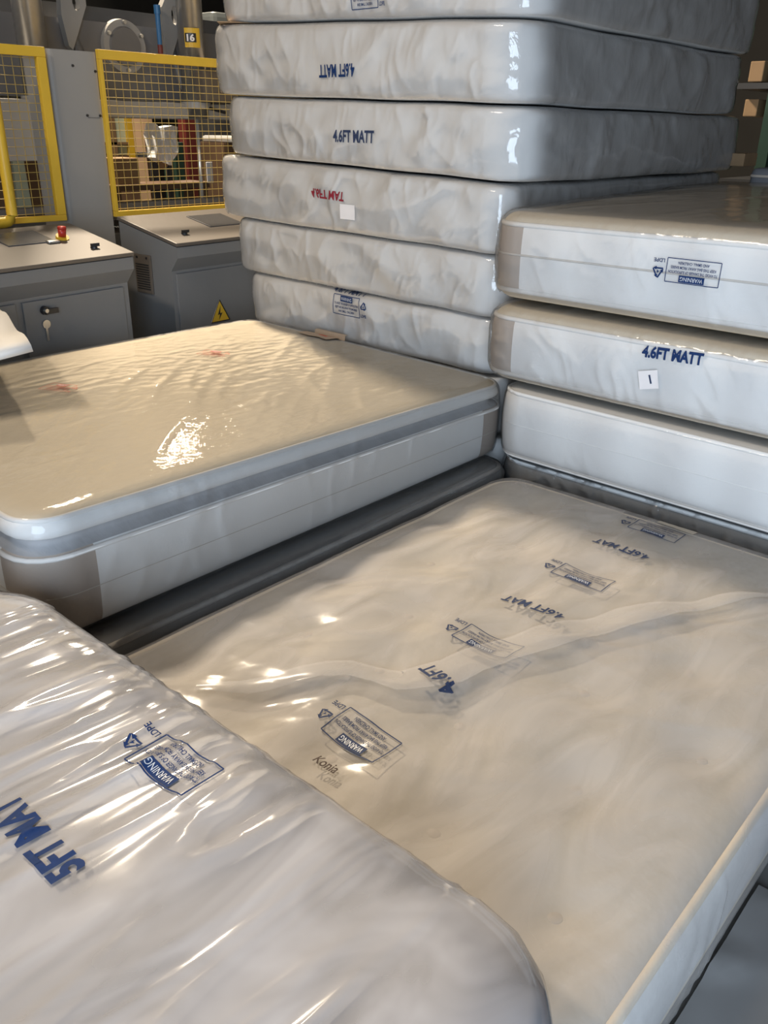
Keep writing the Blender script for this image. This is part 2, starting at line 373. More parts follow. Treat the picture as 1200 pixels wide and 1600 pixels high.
def mattress(label, hull, group=None, top='white_fab', side='white_fab', corner=None, pipe='piping', band=None, wrap='film', off=0.006,
             fields=None, sfields=None, res=(0.03, 0.03), nz=6, bres=(0.012, 0.02), bnz=12, seam=None, pipe_r=0.009, pad=None, seam_mat='seam', bagkw=None):
    base = ((hull.x0 + hull.x1) / 2, (hull.y0 + hull.y1) / 2, min(hull.zb))
    root = empty('mattress', base, label, 'mattress', group)
    P, t, F = hull.lattice(*res, nz)
    tc = lambda q: t[q].mean(1)
    sideF = np.vstack([F[k] for k in ('x0', 'x1', 'y0', 'y1')])
    root_parts = {}
    link('top_panel', npmesh('top_panel', P, F['top'], base), M[top], root)
    link('base_panel', npmesh('base_panel', P, F['bottom'], base), M[top], root)
    cen = P[sideF].mean(1); st = tc(sideF)
    if corner:
        marg = hull.Rp * 1.25
        iscor = ((cen[:, 0] < hull.x0 + marg) | (cen[:, 0] > hull.x1 - marg)) & ((cen[:, 1] < hull.y0 + marg + 0.03) | (cen[:, 1] > hull.y1 - marg - 0.03))
    else:
        iscor = np.zeros(len(sideF), bool)
    zmask = np.zeros(len(sideF), int)
    if pad: zmask = np.where(st > pad, 3, np.where(st < 1 - pad, 4, 0))
    if band: zmask = np.where(st > band[1], 2, np.where(st > band[0], 1, 0))
    pick = sideF[(zmask == 0) & ~iscor]
    link('side_panel', npmesh('side_panel', P, pick, base), M[side], root)
    if iscor.any():
        for sx_ in (0, 1):
            for sy_ in (0, 1):
                q_ = (zmask == 0) & iscor & ((cen[:, 0] > base[0]) == bool(sx_)) & ((cen[:, 1] > base[1]) == bool(sy_))
                o = link('corner_panel', npmesh('corner_panel', P, sideF[q_], base), M[corner], root); o['label'] = 'taupe corner panel'
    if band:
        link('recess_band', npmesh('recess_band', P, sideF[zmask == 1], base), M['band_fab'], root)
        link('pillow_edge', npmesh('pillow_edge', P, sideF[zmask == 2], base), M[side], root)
    if pad:
        link('top_pad', npmesh('top_pad', P, sideF[zmask == 3], base), M[top], root)
        link('base_pad', npmesh('base_pad', P, sideF[zmask == 4], base), M[top], root)
    if pipe:
        for tt in ((0.965, 0.035) if not pad else (pad, 1 - pad)):
            o = hull.outline(tt, 200)
            link('piping', tube(o - np.array(base), pipe_r, 8, True), M[pipe], root)
    if seam:
        for tt in seam:
            link('seam_cord', tube(hull.outline(tt, 200) - np.array(base), 0.004 if seam_mat == 'seam' else 0.002, 6, True), M[seam_mat], root)
    # plastic wrap
    bh = hull.grown(off, **(bagkw or {}))
    Pb, tb, Fb = bh.lattice(*bres, bnz)
    A = np.vstack([Fb[k] for k in ('top', 'x0', 'x1', 'y0', 'y1')])
    N = vnormals(Pb, np.vstack([A, Fb['bottom']]))
    d = np.zeros(len(Pb)); tw = np.clip(N[:, 2], 0, 1) ** 1.5; wx = N[:, 0] ** 2; wy = N[:, 1] ** 2
    x, y, z = Pb.T
    eq = np.minimum(np.minimum(x - bh.x0, bh.x1 - x), np.minimum(y - bh.y0, bh.y1 - y)); tw = tw * np.clip((eq - 0.015) / 0.10, 0.05, 1)
    for f in (fields or []): d += tw * (f(x, y) if callable(f) else ridges(x, y, *f))
    for f in (sfields or []):
        d += wx * ridges(y, z, *f) + wy * ridges(x, z, *f)
    Pb = Pb + N * d[:, None]
    bag = link('plastic_wrap', npmesh('plastic_wrap', Pb, A, base), M[wrap], root)
    bvh = BVHTree.FromPolygons([tuple(p) for p in Pb], [tuple(map(int, q)) for q in A])
    return dict(root=root, bag=bag, bvh=bvh, base=base, hull=hull)

# ------------------------------------------------------------------ print
_tc = {}
def text2d(s, size, bold=0.0, align='CENTER'):
    """list of (verts2d, faces) for a text line centred at 0,0 with cap height about size"""
    key = (s, bold)
    if key not in _tc:
        cu = bpy.data.curves.new('t', 'FONT'); cu.body = s; cu.align_x = 'CENTER'; cu.align_y = 'CENTER'; cu.size = 1.0; cu.offset = bold; cu.resolution_u = 3
        o = bpy.data.objects.new('t', cu); C.objects.link(o)
        dg = bpy.context.evaluated_depsgraph_get(); dg.update()
        me = bpy.data.meshes.new_from_object(o.evaluated_get(dg))
        V = np.array([v.co[:2] for v in me.vertices]); Fc = [tuple(p.vertices) for p in me.polygons]
        bpy.data.objects.remove(o, do_unlink=True); bpy.data.curves.remove(cu); bpy.data.meshes.remove(me)
        cc = (V.max(0) + V.min(0)) / 2
        _tc[key] = ((V - cc), Fc, (V.max(0) - V.min(0)))
    V, Fc, ext = _tc[key]
    return V, Fc, ext

class Ink:
    def __init__(s): s.V = []; s.F = []; s.m = []; s.lift = []
    def poly(s, pts, m=0, lift=0):
        k = len(s.V); s.V += [tuple(p) for p in pts]; s.F.append(tuple(range(k, k + len(pts)))); s.m.append(m); s.lift += [lift] * len(pts)
    def line(s, a, b, w, m=0):
        a = np.array(a, float); b = np.array(b, float); d = b - a; d /= np.linalg.norm(d); n = np.array([-d[1], d[0]]) * w / 2
        s.poly([a + n, a - n, b - n, b + n][::-1], m)
    def text(s, body, cx, cy, width=None, height=None, bold=0.02, m=0, lift=0):
        V, Fc, ext = text2d(body, 1, bold)
        sx = sy = None
        if width: sx = width / ext[0]
        if height: sy = height / ext[1]
        sx = sx or sy; sy = sy or sx
        k = len(s.V); s.V += [(cx + v[0] * sx, cy + v[1] * sy) for v in V]; s.lift += [lift] * len(V)
        s.F += [tuple(i + k for i in f) for f in Fc]; s.m += [m] * len(Fc)

def warning_ink(W, H, light=False):
    """recycling triangle at right, framed warning at left (as read upright)"""
    k = Ink(); bw = W * 0.78; x0 = -W / 2; x1 = x0 + bw; lw = H * 0.035
    for a, b in (((x0, -H / 2), (x1, -H / 2)), ((x1, -H / 2), (x1, H / 2)), ((x1, H / 2), (x0, H / 2)), ((x0, H / 2), (x0, -H / 2))): k.line(a, b, lw)
    cx = (x0 + x1) / 2
    k.poly([(cx - bw * .24, H * .47), (cx - bw * .24, H * .18), (cx + bw * .24, H * .18), (cx + bw * .24, H * .47)])
    k.text('WARNING', cx, H * .325, width=bw * .42, height=H * .17, bold=0.0, m=1, lift=0.0008)
    k.text('TO AVOID THE DANGER OF SUFFOCATION', cx, H * .06, width=bw * .92, height=H * .12)
    k.text('KEEP THIS BAG AWAY FROM BABIES', cx, -H * .13, width=bw * .84, height=H * .12)
    k.text('AND SMALL CHILDREN', cx, -H * .32, width=bw * .58, height=H * .12)
    tx = x1 + (W / 2 - x1) * 0.55; r = (W / 2 - x1) * 0.42; ty = H * 0.12
    tri = [np.array((tx + r * math.cos(math.radians(90 + 120 * i)), ty + r * math.sin(math.radians(90 + 120 * i)))) for i in range(3)]
    for i in range(3):
        a, b = tri[i], tri[(i + 1) % 3]; d = b - a
        k.line(a + d * .04, a + d * .72, r * .24)
        p = a + d * .98; q = a + d * .66; n = np.array([-d[1], d[0]]) / np.linalg.norm(d) * r * .30
        k.poly([q + n, p, q - n])
    k.text('4', tx, ty, height=r * .55)
    k.text('LDPE', tx, -H * .36, width=(W / 2 - x1) * .75, height=H * .16)
    return k

def stamp(mt, name, ink, mats, face, pos, size_rot=0.0, flip=(1, 1), lift=0.003, label=None, maxlen=0.006, parent=None, skew=0.0):
    """project ink polygons onto the wrap. face 'top': u=+x, v=+y; 'front' (-y side): u=+x, v=+z"""
    bm = bmesh.new(); vs_ = [bm.verts.new((v[0], v[1], l)) for v, l in zip(ink.V, ink.lift)]
    for f, m in zip(ink.F, ink.m):
        try:
            fc = bm.faces.new([vs_[i] for i in f]); fc.material_index = m
        except ValueError: pass
    bmesh.ops.triangulate(bm, faces=bm.faces)
    for _ in range(4):
        es = [e for e in bm.edges if e.calc_length() > maxlen]
        if not es: break
        bmesh.ops.subdivide_edges(bm, edges=es, cuts=1)
        bmesh.ops.triangulate(bm, faces=bm.faces)
    c, s = math.cos(math.radians(size_rot)), math.sin(math.radians(size_rot)); base = Vector(mt['base'])
    for v in bm.verts:
        u, w_ = v.co.x * flip[0], v.co.y * flip[1]; u += skew * w_; l = v.co.z
        a, b = u * c - w_ * s, u * s + w_ * c
        if face == 'top':
            o, d, n0 = Vector((pos[0] + a, pos[1] + b, 3.5)), Vector((0, 0, -1)), Vector((0, 0, 1))
        else:
            o, d, n0 = Vector((pos[0] + a, -0.5, pos[1] + b)), Vector((0, 1, 0)), Vector((0, -1, 0))
        h, n, i, _d = mt['bvh'].ray_cast(o, d)
        if h is None: h = Vector((o.x, o.y, mt['hull'].zt[0])) if face == 'top' else Vector((o.x, mt['hull'].y0, o.z))
        v.co = h + n0 * (lift + l) - base
    me = bpy.data.meshes.new(name); bm.to_mesh(me); bm.free()
    o = link(name, me, mats, parent or mt['bag'])
    if label: o['label'] = label
    return o

def rect_ink(w_, h_):
    k = Ink(); k.poly([(-w_ / 2, -h_ / 2), (w_ / 2, -h_ / 2), (w_ / 2, h_ / 2), (-w_ / 2, h_ / 2)]); return k
def text_ink(s, w_, h_, bold=0.03):
    k = Ink(); k.text(s, 0, 0, width=w_, height=h_, bold=bold); return k

# ------------------------------------------------------------------ setting
def struct(name, bm, mat, bevel=0.0):
    o = obj(name, bm, mat, None, False, bevel); o['kind'] = 'structure'; return o
struct('floor', bbox((-3.9, 4.12, -0.05), (15.4, 13.86, 0.1)), M['floor'])
struct('ceiling', bbox((-3.9, 4.12, 7.55), (15.4, 13.86, 0.1)), M['ceil'])
struct('wall_left', bbox((-11.55, 4.12, 3.75), (0.1, 13.86, 7.5)), M['wall'])
struct('wall_back', bbox((-3.9, 11.0, 3.75), (15.2, 0.1, 7.5)), M['wall'])
struct('wall_right', bbox((3.75, 4.12, 3.75), (0.1, 13.86, 7.5)), M['wall'])
bm = nb()                                  # wall behind the photographer with the open doorway
box(bm, (-5.75, -1.9, 3.75), (11.5, 0.1, 7.5)); box(bm, (3.05, -1.9, 3.75), (1.3, 0.1, 7.5)); box(bm, (1.2, -1.9, 5.1), (2.4, 0.1, 4.8))
struct('wall_near', bm, M['wall'])

# ------------------------------------------------------------------ mattresses
W2 = [M['ink_blue'], M['ink_pale']]; N2 = [M['ink_navy'], M['ink_pale']]

# --- nearest mattress, lower left
fg_f = [(90, 0.9, 0.115, 0.010, 11, 5.0, 0.05), (87, 0.5, 0.035, 0.0022, 12, 2.5, -0.1), (94, 0.8, 0.17, 0.013, 13, 5.0, 0.1), (99, 0.6, 0.13, 0.008, 15, 6.0, -0.1),
        lambda x, y: 0.010 * perlin(x * 3, y * 1.3, 21)]
fgH = Hull(-1.80, -0.275, -1.30, 0.715, 0.262, [0.535, 0.53, 0.50, 0.515], Rp=0.17, re=0.05, crown=0.02, bulge=0.015)
fg = mattress('nearest mattress at lower left, in glossy creased plastic printed 5FT MAT', fgH, None,
              'white_fab', 'white_fab', wrap='film_fg', off=0.011, pipe_r=0.010, fields=fg_f, sfields=[(90, 0.3, 0.06, 0.006, 14)], bres=(0.006, 0.022), bnz=8)
low = Hull(-1.79, -0.30, -1.28, 0.67, 0.003, 0.245, Rp=0.15, re=0.05, crown=0.0)
mattress('plain wrapped mattress on the floor under the nearest mattress', low, None, wrap='film', bres=(0.05, 0.05), bnz=4)

# --- centre mattress on the floor
rng = random.Random(4)
tufts = []
for r_i, yy in enumerate((0.98, 1.25, 1.52, 1.79, 2.06, 2.33)):
    for k in range(5):
        xx = -0.44 - 0.27 * k - (0.135 if r_i % 2 else 0)
        if -1.56 < xx < -0.36: tufts.append((xx + rng.uniform(-.02, .02), yy + rng.uniform(-.02, .02)))
def tuft_dip(x, y, a=0.018, s=0.06):
    z = np.zeros_like(np.asarray(x, float))
    for tx, ty in tufts: z = z - a * np.exp(-((x - tx) ** 2 + (y - ty) ** 2) / (2 * s * s))
    return z
fold = np.array([(-1.36, 0.90), (-1.27, 0.97), (-1.125, 1.165), (-1.0, 1.19), (-0.917, 1.315), (-0.88, 1.468), (-0.808, 1.646), (-0.731, 1.837), (-0.545, 2.234), (-0.42, 2.45)])
def dist_fold(x, y):
    x = np.asarray(x, float); y = np.asarray(y, float); best = np.full(x.shape, 9.0); sg = np.ones(x.shape)
    for a, b in zip(fold[:-1], fold[1:]):
        d = b - a; tt = np.clip(((x - a[0]) * d[0] + (y - a[1]) * d[1]) / (d @ d), 0, 1)
        qx, qy = a[0] + tt * d[0], a[1] + tt * d[1]; dd = np.hypot(x - qx, y - qy)
        c = (x - a[0]) * d[1] - (y - a[1]) * d[0]
        sg = np.where(dd < best, np.sign(c), sg); best = np.minimum(best, dd)
    return best * sg                              # positive on the right (camera) side
def fold_f(x, y):
    s_ = dist_fold(x, y); m_ = np.clip((y - 0.85) * 5, 0, 1) * np.clip((2.45 - y) * 3, 0, 1)
    return m_ * 0.020 * np.where(s_ < 0, np.exp(s_ / 0.09), np.exp(-np.abs(s_) / 0.012))
c_f = [fold_f, lambda x, y: -0.35 * tuft_dip(x, y) * 0, (35, 0.7, 0.12, 0.005, 31, 3, -0.1), (62, 0.5, 0.05, 0.0025, 32, 3, -0.2), (12, 0.9, 0.2, 0.005, 33, 3, -0.1),
       lambda x, y: 0.006 * np.maximum(0, perlin(x * 3.1, y * 3.1, 35))]
cH = Hull(-1.645, -0.280, 0.73, 2.565, 0.003, [0.268, 0.262, 0.268, 0.268], Rp=0.11, re=0.045, crown=0.03, bulge=0.008, topf=tuft_dip)
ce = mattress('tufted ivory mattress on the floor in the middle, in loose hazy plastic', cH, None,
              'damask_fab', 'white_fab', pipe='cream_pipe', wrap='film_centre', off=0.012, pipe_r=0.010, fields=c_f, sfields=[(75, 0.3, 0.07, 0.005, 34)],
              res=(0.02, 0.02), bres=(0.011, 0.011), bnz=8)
for tx, ty in tufts:
    z = float(cH.map(np.array([tx]), np.array([ty]), np.array([1.0]))[0][0, 2])
    b_ = nb(); cyl(b_, (tx - ce['base'][0], ty - ce['base'][1], z - ce['base'][2] - 0.002), (tx - ce['base'][0], ty - ce['base'][1], z - ce['base'][2] + 0.001), 0.017, 0.013, 14)
    obj('tuft', b_, M['tuft'], ce['root'], True)

# --- left mattress (pillow top) on another one
def pillow(t):
    return 0.040 * np.exp(-((t - 0.765) / 0.055) ** 4) + 0.012 * np.clip((0.70 - t) * 3, 0, 1) * np.clip(t * 6, 0, 1) * 0
l_f = [(137, 0.9, 0.12, 0.005, 41, 3, -0.1), (128, 0.45, 0.05, 0.002, 42, 3, -0.2), (92, 0.6, 0.08, 0.003, 43, 3, -0.2), lambda x, y: 0.0018 * perlin(x * 30, y * 20, 44) * (0.35 + 1.9 * np.exp(-((x + 2.68) ** 2 + (y - 2.05) ** 2) / 0.16))]
lH = Hull(-3.36, -1.805, 0.77, 2.765, [0.272, 0.268, 0.272, 0.268], [0.585, 0.612, 0.58, 0.562], Rp=0.10, re=0.035, crown=0.025, bulge=0.012, inset=pillow)
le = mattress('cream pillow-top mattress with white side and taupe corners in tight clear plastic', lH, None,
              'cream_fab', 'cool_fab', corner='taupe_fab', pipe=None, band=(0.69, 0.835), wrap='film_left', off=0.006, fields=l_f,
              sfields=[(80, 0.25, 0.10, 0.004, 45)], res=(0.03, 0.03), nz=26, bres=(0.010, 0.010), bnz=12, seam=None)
for tt in (0.99, 0.675):
    link('piping', tube(lH.outline(tt, 220) - np.array(le['base']), 0.007, 8, True), M['piping'], le['root'])
link('seam_cord', tube(lH.outline(0.36, 220) - np.array(le['base']), 0.0012, 6, True), M['seam'], le['root'])
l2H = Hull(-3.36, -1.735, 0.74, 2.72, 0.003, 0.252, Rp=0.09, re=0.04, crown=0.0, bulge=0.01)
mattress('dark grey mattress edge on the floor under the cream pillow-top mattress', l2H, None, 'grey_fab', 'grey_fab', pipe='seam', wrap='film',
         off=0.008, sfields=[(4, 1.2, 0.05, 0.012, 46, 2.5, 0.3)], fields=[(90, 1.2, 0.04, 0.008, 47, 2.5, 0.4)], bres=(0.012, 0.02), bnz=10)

# --- right stack
G = 'mattresses in the low stack at right'
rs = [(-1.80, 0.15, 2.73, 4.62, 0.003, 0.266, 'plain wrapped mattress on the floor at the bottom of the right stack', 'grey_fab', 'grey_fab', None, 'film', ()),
      (-1.79, 0.17, 2.68, 4.60, [.285, .285, .285, .285], [.562, .556, .57, .57], 'white mattress low in the right stack, just above the tufted mattress', 'white_fab', 'quilt_fab', None, 'film_left', (0.52,)),
      (-1.86, 0.13, 2.665, 4.58, [.590, .588, .592, .592], [.866, .862, .866, .866], 'middle white mattress of the right stack, printed 4.6FT MATT with paper label', 'cream_fab', 'quilt_fab', 'taupe_fab', 'film_right', ()),
      (-1.85, 0.16, 2.66, 4.63, [.899, .897, .899, .899], [1.20, 1.215, 1.235, 1.245], 'white mattress on top of the right stack, with a mid seam and blue warning print', 'cream_fab', 'quilt_fab', 'taupe_fab', 'film_right', (0.54,))]
right = []
for i, (a, b, c, d, zb, zt, lab, tp, sd, co, wr, sm) in enumerate(rs):
    H_ = Hull(a, b, c, d, zb, zt, Rp=0.10, re=0.055 if i > 1 else 0.035, crown=0.01 if i < 3 else 0.02, bulge=0.012, seed=50 + i)
    right.append(mattress(lab, H_, G, tp, sd, corner=co, wrap=wr, off=0.012 if i > 1 else 0.006, seam=sm, pad=0.88 if i > 1 else None, seam_mat='seam' if i == 3 else 'piping', fields=[(70, 0.6, 0.10, 0.006, 60 + i)],
                          sfields=[(118 + 6 * (i % 2), 0.22, 0.055, (0.01, 0.002, 0.006, 0.004)[i], 70 + i, 4, (0, -.3, .0, -.1)[i])], bres=(0.010, 0.03), bnz=18, nz=12))

# --- tall stack
G = 'mattresses in the tall stack'
tw = [(-3.50, -1.90, 2.88, 0.003, 0.255, 0.003, 0.255, 'wrapped mattress on the floor at the foot of the tall stack'),
      (-3.50, -1.92, 2.88, 0.268, 0.520, 0.268, 0.520, 'wrapped mattress second from the floor in the tall stack'),
      (-3.50, -1.93, 2.865, 0.534, 0.783, 0.534, 0.760, 'wrapped mattress in the tall stack with a blue framed warning, meeting the cream mattress'),
      (-3.56, -1.93, 2.85, 0.794, 1.043, 0.771, 1.011, 'wrapped mattress without print in the tall stack, under the one printed in red'),
      (-3.65, -1.92, 2.83, 1.054, 1.331, 1.022, 1.273, 'wrapped mattress in the tall stack with mirrored red print and white label'),
      (-3.60, -1.86, 2.83, 1.343, 1.591, 1.285, 1.541, 'wrapped mattress in the tall stack with upright blue 4.6FT MATT print'),
      (-3.66, -1.87, 2.81, 1.603, 1.891, 1.553, 1.815, 'wrapped mattress in the tall stack with upside-down blue 4.6FT MATT print'),
      (-3.61, -1.85, 2.83, 1.903, 2.16, 1.827, 2.09, 'topmost mattress of the tall stack, cut off by the upper edge')]
tower = []
for i, (a, b, c, b0, t0, b1, t1, lab) in enumerate(tw):
    big = i >= 5
    H_ = Hull(a, b, c, c + 2.02 + 0.04 * (i % 3), [b0, b1, b0, b1], [t0, t1, t0, t1], Rp=0.15 if big else 0.09, re=0.026, crown=0.0,
              bulge=0.010, wob=0.012 if i > 1 else 0.0, seed=80 + i)
    rr = random.Random(i)
    tower.append(mattress(lab, H_, G, 'white_fab', 'white_fab', pipe=None, wrap='film_tower' if i > 1 else 'film', off=0.006, fields=[],
                          sfields=[(100 + rr.uniform(-25, 25), 0.25, 0.12, 0.0055, 100 + i, 4, -0.15), (72 + rr.uniform(-20, 20), 0.14, 0.04, 0.0025, 120 + i, 3, -0.15),
                                   (90, 0.3, 0.35, 0.008, 140 + i, 2, 0.0)] if i > 1 else [],
                          bres=(0.009, 0.02) if i > 1 else (0.05, 0.05), bnz=26 if i > 1 else 4, nz=10))

# ------------------------------------------------------------------ prints on the wraps
for yy, lab in ((2.44, 0), (1.965, 0), (1.50, 0), (1.045, 0)):
    stamp(ce, 'printed_warning', warning_ink(0.205, 0.085), N2, 'top', (-1.0, yy), 180 if yy > 1.2 else 176, label='navy framed safety warning print')
stamp(ce, 'printed_size', text_ink('4.6FT', 0.105, 0.042), M['ink_navy'], 'top', (-0.965, 1.285), 164, lift=0.014, label='navy size print cut off by the fold')
for yy, rt in ((2.22, 180), (1.725, 183)):
    stamp(ce, 'printed_size', text_ink('4.6FT MAT', 0.18, 0.042), M['ink_navy'], 'top', (-0.99, yy), rt, label='navy 4.6FT MAT print')
stamp(ce, 'printed_name', text_ink('Konia', 0.062, 0.026, 0.015), M['ink_brown'], 'top', (-0.972, 0.938), 0, lift=0.006, label='brown name in plain lettering')
stamp(ce, 'sewn_label', rect_ink(0.13, 0.05), M['grey_label'], 'top', (-0.945, 2.535), -5, label='grey-brown sewn label', lift=0.001)
stamp(fg, 'printed_warning', warning_ink(0.185, 0.085), W2, 'top', (-0.975, 0.578), 183, label='blue framed safety warning print')
stamp(fg, 'printed_size', text_ink('5FT MAT', 0.205, 0.052, 0.04), M['ink_blue'], 'top', (-0.965, 0.348), 180, label='blue 5FT MAT print')
for (px_, py_), wd, hg in (((97, 615), 0.13, 0.08), ((337, 557), 0.13, 0.08)):
    p = at_z(px_, py_, 0.60)
    stamp(le, 'printed_warning', warning_ink(wd, hg), [M['ink_rust'], M['ink_pale']], 'top', (p.x, p.y), 20, label='small rust red framed print')
p = at_z(503, 523, 0.585)
stamp(le, 'sewn_label', rect_ink(0.20, 0.14), M['brown_label'], 'top', (p.x, p.y), 0, label='brown sewn label')
stamp(le, 'label_print', rect_ink(0.09, 0.05), M['ink_rust'], 'top', (p.x + .02, p.y), 0, lift=0.003)

def fr(mt, px_, py_):                           # point of the front face under a pixel
    p = at_y(px_, py_, mt['hull'].y0); return (p.x, p.z)
T1, T2, T3, T4, T5, T6 = tower[2:]
stamp(T5, 'printed_size', text_ink('4.6FT MATT', 0.215, 0.05), M['ink_blue'], 'front', fr(T5, 531, 111), 180, label='upside-down blue 4.6FT MATT print')
stamp(T4, 'printed_size', text_ink('4.6FT MATT', 0.235, 0.05), M['ink_navy'], 'front', fr(T4, 557, 213), 0, label='navy 4.6FT MATT print')
stamp(T3, 'printed_size', text_ink('4.6FT MAT', 0.205, 0.04), M['ink_red'], 'front', fr(T3, 516, 304), -2, flip=(1, -1), label='mirrored red 4.6FT MAT print')
stamp(T3, 'paper_label', rect_ink(0.09, 0.062), M['paper'], 'front', fr(T3, 548, 331), 0, label='small white paper label', lift=0.004)
stamp(T1, 'printed_size', text_ink('4.6FT MATT', 0.21, 0.022), M['ink_navy'], 'front', fr(T1, 547, 455), 0, label='faint blue 4.6FT MATT print')
stamp(T1, 'printed_warning', warning_ink(0.225, 0.088), W2, 'front', fr(T1, 552, 478), 0, label='blue framed safety warning print')
stamp(T6, 'printed_warning', warning_ink(0.18, 0.085), W2, 'front', fr(T6, 580, -6), 0, label='blue print cut off by the upper edge')
R1, R2, R3 = right[1:]
stamp(R3, 'printed_warning', warning_ink(0.22, 0.072), W2, 'front', fr(R3, 1076, 423), 180, label='blue framed safety warning print')
stamp(R2, 'printed_size', text_ink('4.6FT MATT', 0.205, 0.04, 0.045), M['ink_blue'], 'front', fr(R2, 1055, 553), 2, label='blue 4.6FT MATT print')
stamp(R2, 'paper_label', rect_ink(0.068, 0.062), M['paper'], 'front', fr(R2, 1019, 591), 14, label='small white paper label', lift=0.004)
stamp(R2, 'label_pen_mark', text_ink('1', 0.006, 0.03, 0.0), M['ink_navy'], 'front', fr(R2, 1022, 590), 20, lift=0.006)

# folded-over strip of bag on the centre mattress
P_ = []; F_ = []
ft = np.linspace(0, 1, 60); cum = np.concatenate([[0], np.cumsum(np.linalg.norm(np.diff(fold, axis=0), axis=1))]); cum /= cum[-1]
fx = np.interp(ft, cum, fold[:, 0]); fy = np.interp(ft, cum, fold[:, 1])
for i in range(60):
    wd = 0.10 * math.sin(math.pi * min(1, 0.05 + ft[i] * 1.0)) + 0.008
    tx, ty = np.gradient(fx)[i], np.gradient(fy)[i]; l_ = math.hypot(tx, ty); nx_, ny_ = -ty / l_, tx / l_
    for k in range(6):
        xx = fx[i] + nx_ * wd * k / 5; yy = fy[i] + ny_ * wd * k / 5
        h, n, _i, _d = ce['bvh'].ray_cast(Vector((xx, yy, 3)), Vector((0, 0, -1)))
        zz = (h.z if h else 0.28) + 0.004 + 0.004 * math.sin(math.pi * k / 5)
        P_.append((xx - ce['base'][0], yy - ce['base'][1], zz - ce['base'][2]))
for i in range(59):
    for k in range(5): F_.append((i * 6 + k, (i + 1) * 6 + k, (i + 1) * 6 + k + 1, i * 6 + k + 1))
me = bpy.data.meshes.new('bag_fold'); me.from_pydata(P_, [], F_); me.update()
o = link('bag_fold', me, M['film_fold'], ce['bag']); o['label'] = 'folded-over double layer of hazy plastic'

# ------------------------------------------------------------------ foam sheet lying raised at far left
root = empty('foam_sheet', (-2.95, 0.75, 0.62), 'white foam sheet corner jutting in at left over the cream mattress', 'foam sheet')
c0 = Vector((-2.52, 1.20, 0.835)); e1 = Vector((-0.95, 0.32, -0.02)).normalized(); e2 = Vector((-0.34, -0.94, -0.17)).normalized()
Vs = []; nu, nv = 14, 14
for j in range(nv + 1):
    for i in range(nu + 1):
        p = c0 + e1 * (0.85 * i / nu) + e2 * (1.28 * j / nv); p = p + Vector((0, 0, 0.010 * math.sin(i * .9) * math.cos(j * .6) - 0.002))
        Vs.append(p)
Fs = [(j * (nu + 1) + i, j * (nu + 1) + i + 1, (j + 1) * (nu + 1) + i + 1, (j + 1) * (nu + 1) + i) for j in range(nv) for i in range(nu)]
me = bpy.data.meshes.new('sheet'); me.from_pydata([tuple(v - Vector(root.location)) for v in Vs], [], Fs); me.update()
o = link('sheet', me, M['foam'], root); sm_ = o.modifiers.new('thick', 'SOLIDIFY'); sm_.thickness = 0.022; sm_.offset = 0

# ------------------------------------------------------------------ grey polythene and cardboard at lower right
n = 60; Vs = []; Fs = []
xs_ = np.linspace(-0.262, 0.9, n); ys_ = np.linspace(-0.2, 1.52, n)
XX, YY = np.meshgrid(xs_, ys_); ZZ = 0.012 + 0.018 * np.maximum(0, perlin(XX * 7, YY * 4, 201)) + ridges(XX, YY, 25, 0.4, 0.06, 0.016, 202)
me = bpy.data.meshes.new('polythene_sheet'); me.from_pydata(np.stack([XX.ravel(), YY.ravel(), ZZ.ravel()], 1).tolist(), [],
    [(j * n + i, j * n + i + 1, (j + 1) * n + i + 1, (j + 1) * n + i) for j in range(n - 1) for i in range(n - 1)]); me.update()
o = link('polythene_sheet', me, M['groundsheet']); tag(o, 'crumpled grey polythene sheet on the floor at lower right', 'sheet')
b_ = nb(); box(b_, (0.10, 1.86, 0.10), (0.64, 0.62, 0.20))
o = obj('cardboard_box', b_, M['darkcard'], None, False, 0.006); tag(o, 'dark brown cardboard box beside the tufted mattress at right edge', 'box')

# ------------------------------------------------------------------ control consoles
def console(loc, rotz, width, label, stop=False, vent=False, warn=False, depth=0.46, hf=0.92, hb=1.015):
    """local frame: +x faces the viewer (front), y runs along the front, origin at floor, front right end at y=0 .. -width"""
    r = empty('control_console', loc, label, 'console', 'press control consoles'); r.rotation_euler = (0, 0, math.radians(rotz))
    y0, y1 = (-width, 0.0)
    b_ = nb(); prism(b_, [(-depth, 0.06), (-0.06, 0.06), (-0.06, hf - 0.145), (0.0, hf - 0.075), (0.0, hf - 0.022), (-depth, hb - 0.022)], 'y', y0, y1)
    obj('body', b_, M['console'], r, False, 0.006)
    obj('plinth', bbox((-depth / 2 - 0.02, (y0 + y1) / 2, 0.03), (depth - 0.12, width - 0.04, 0.06)), M['black'], r)
    sl = (hb - hf) / depth; ang = Matrix.Rotation(math.atan(sl), 4, 'Y')
    def on(xl, y, up=0.0): return Vector((xl, y, hf - sl * xl + up))
    c = on(-depth / 2, (y0 + y1) / 2)
    obj('gasket', bbox(c - Vector((0, 0, 0.020)), (math.hypot(depth, hb - hf) - 0.01, width - 0.012, 0.008), ang), M['gasket'], r)
    obj('lid', bbox(c - Vector((0, 0, 0.008)), (math.hypot(depth, hb - hf) + 0.012, width + 0.012, 0.018), ang), M['lid'], r, False, 0.004)
    return r, on, ang

c1, on1, an1 = console((-3.60, 2.265, 0), 6.5, 0.95, 'grey control console with red stop button, behind the cream mattress at left')
p = on1(-0.27, -0.30)
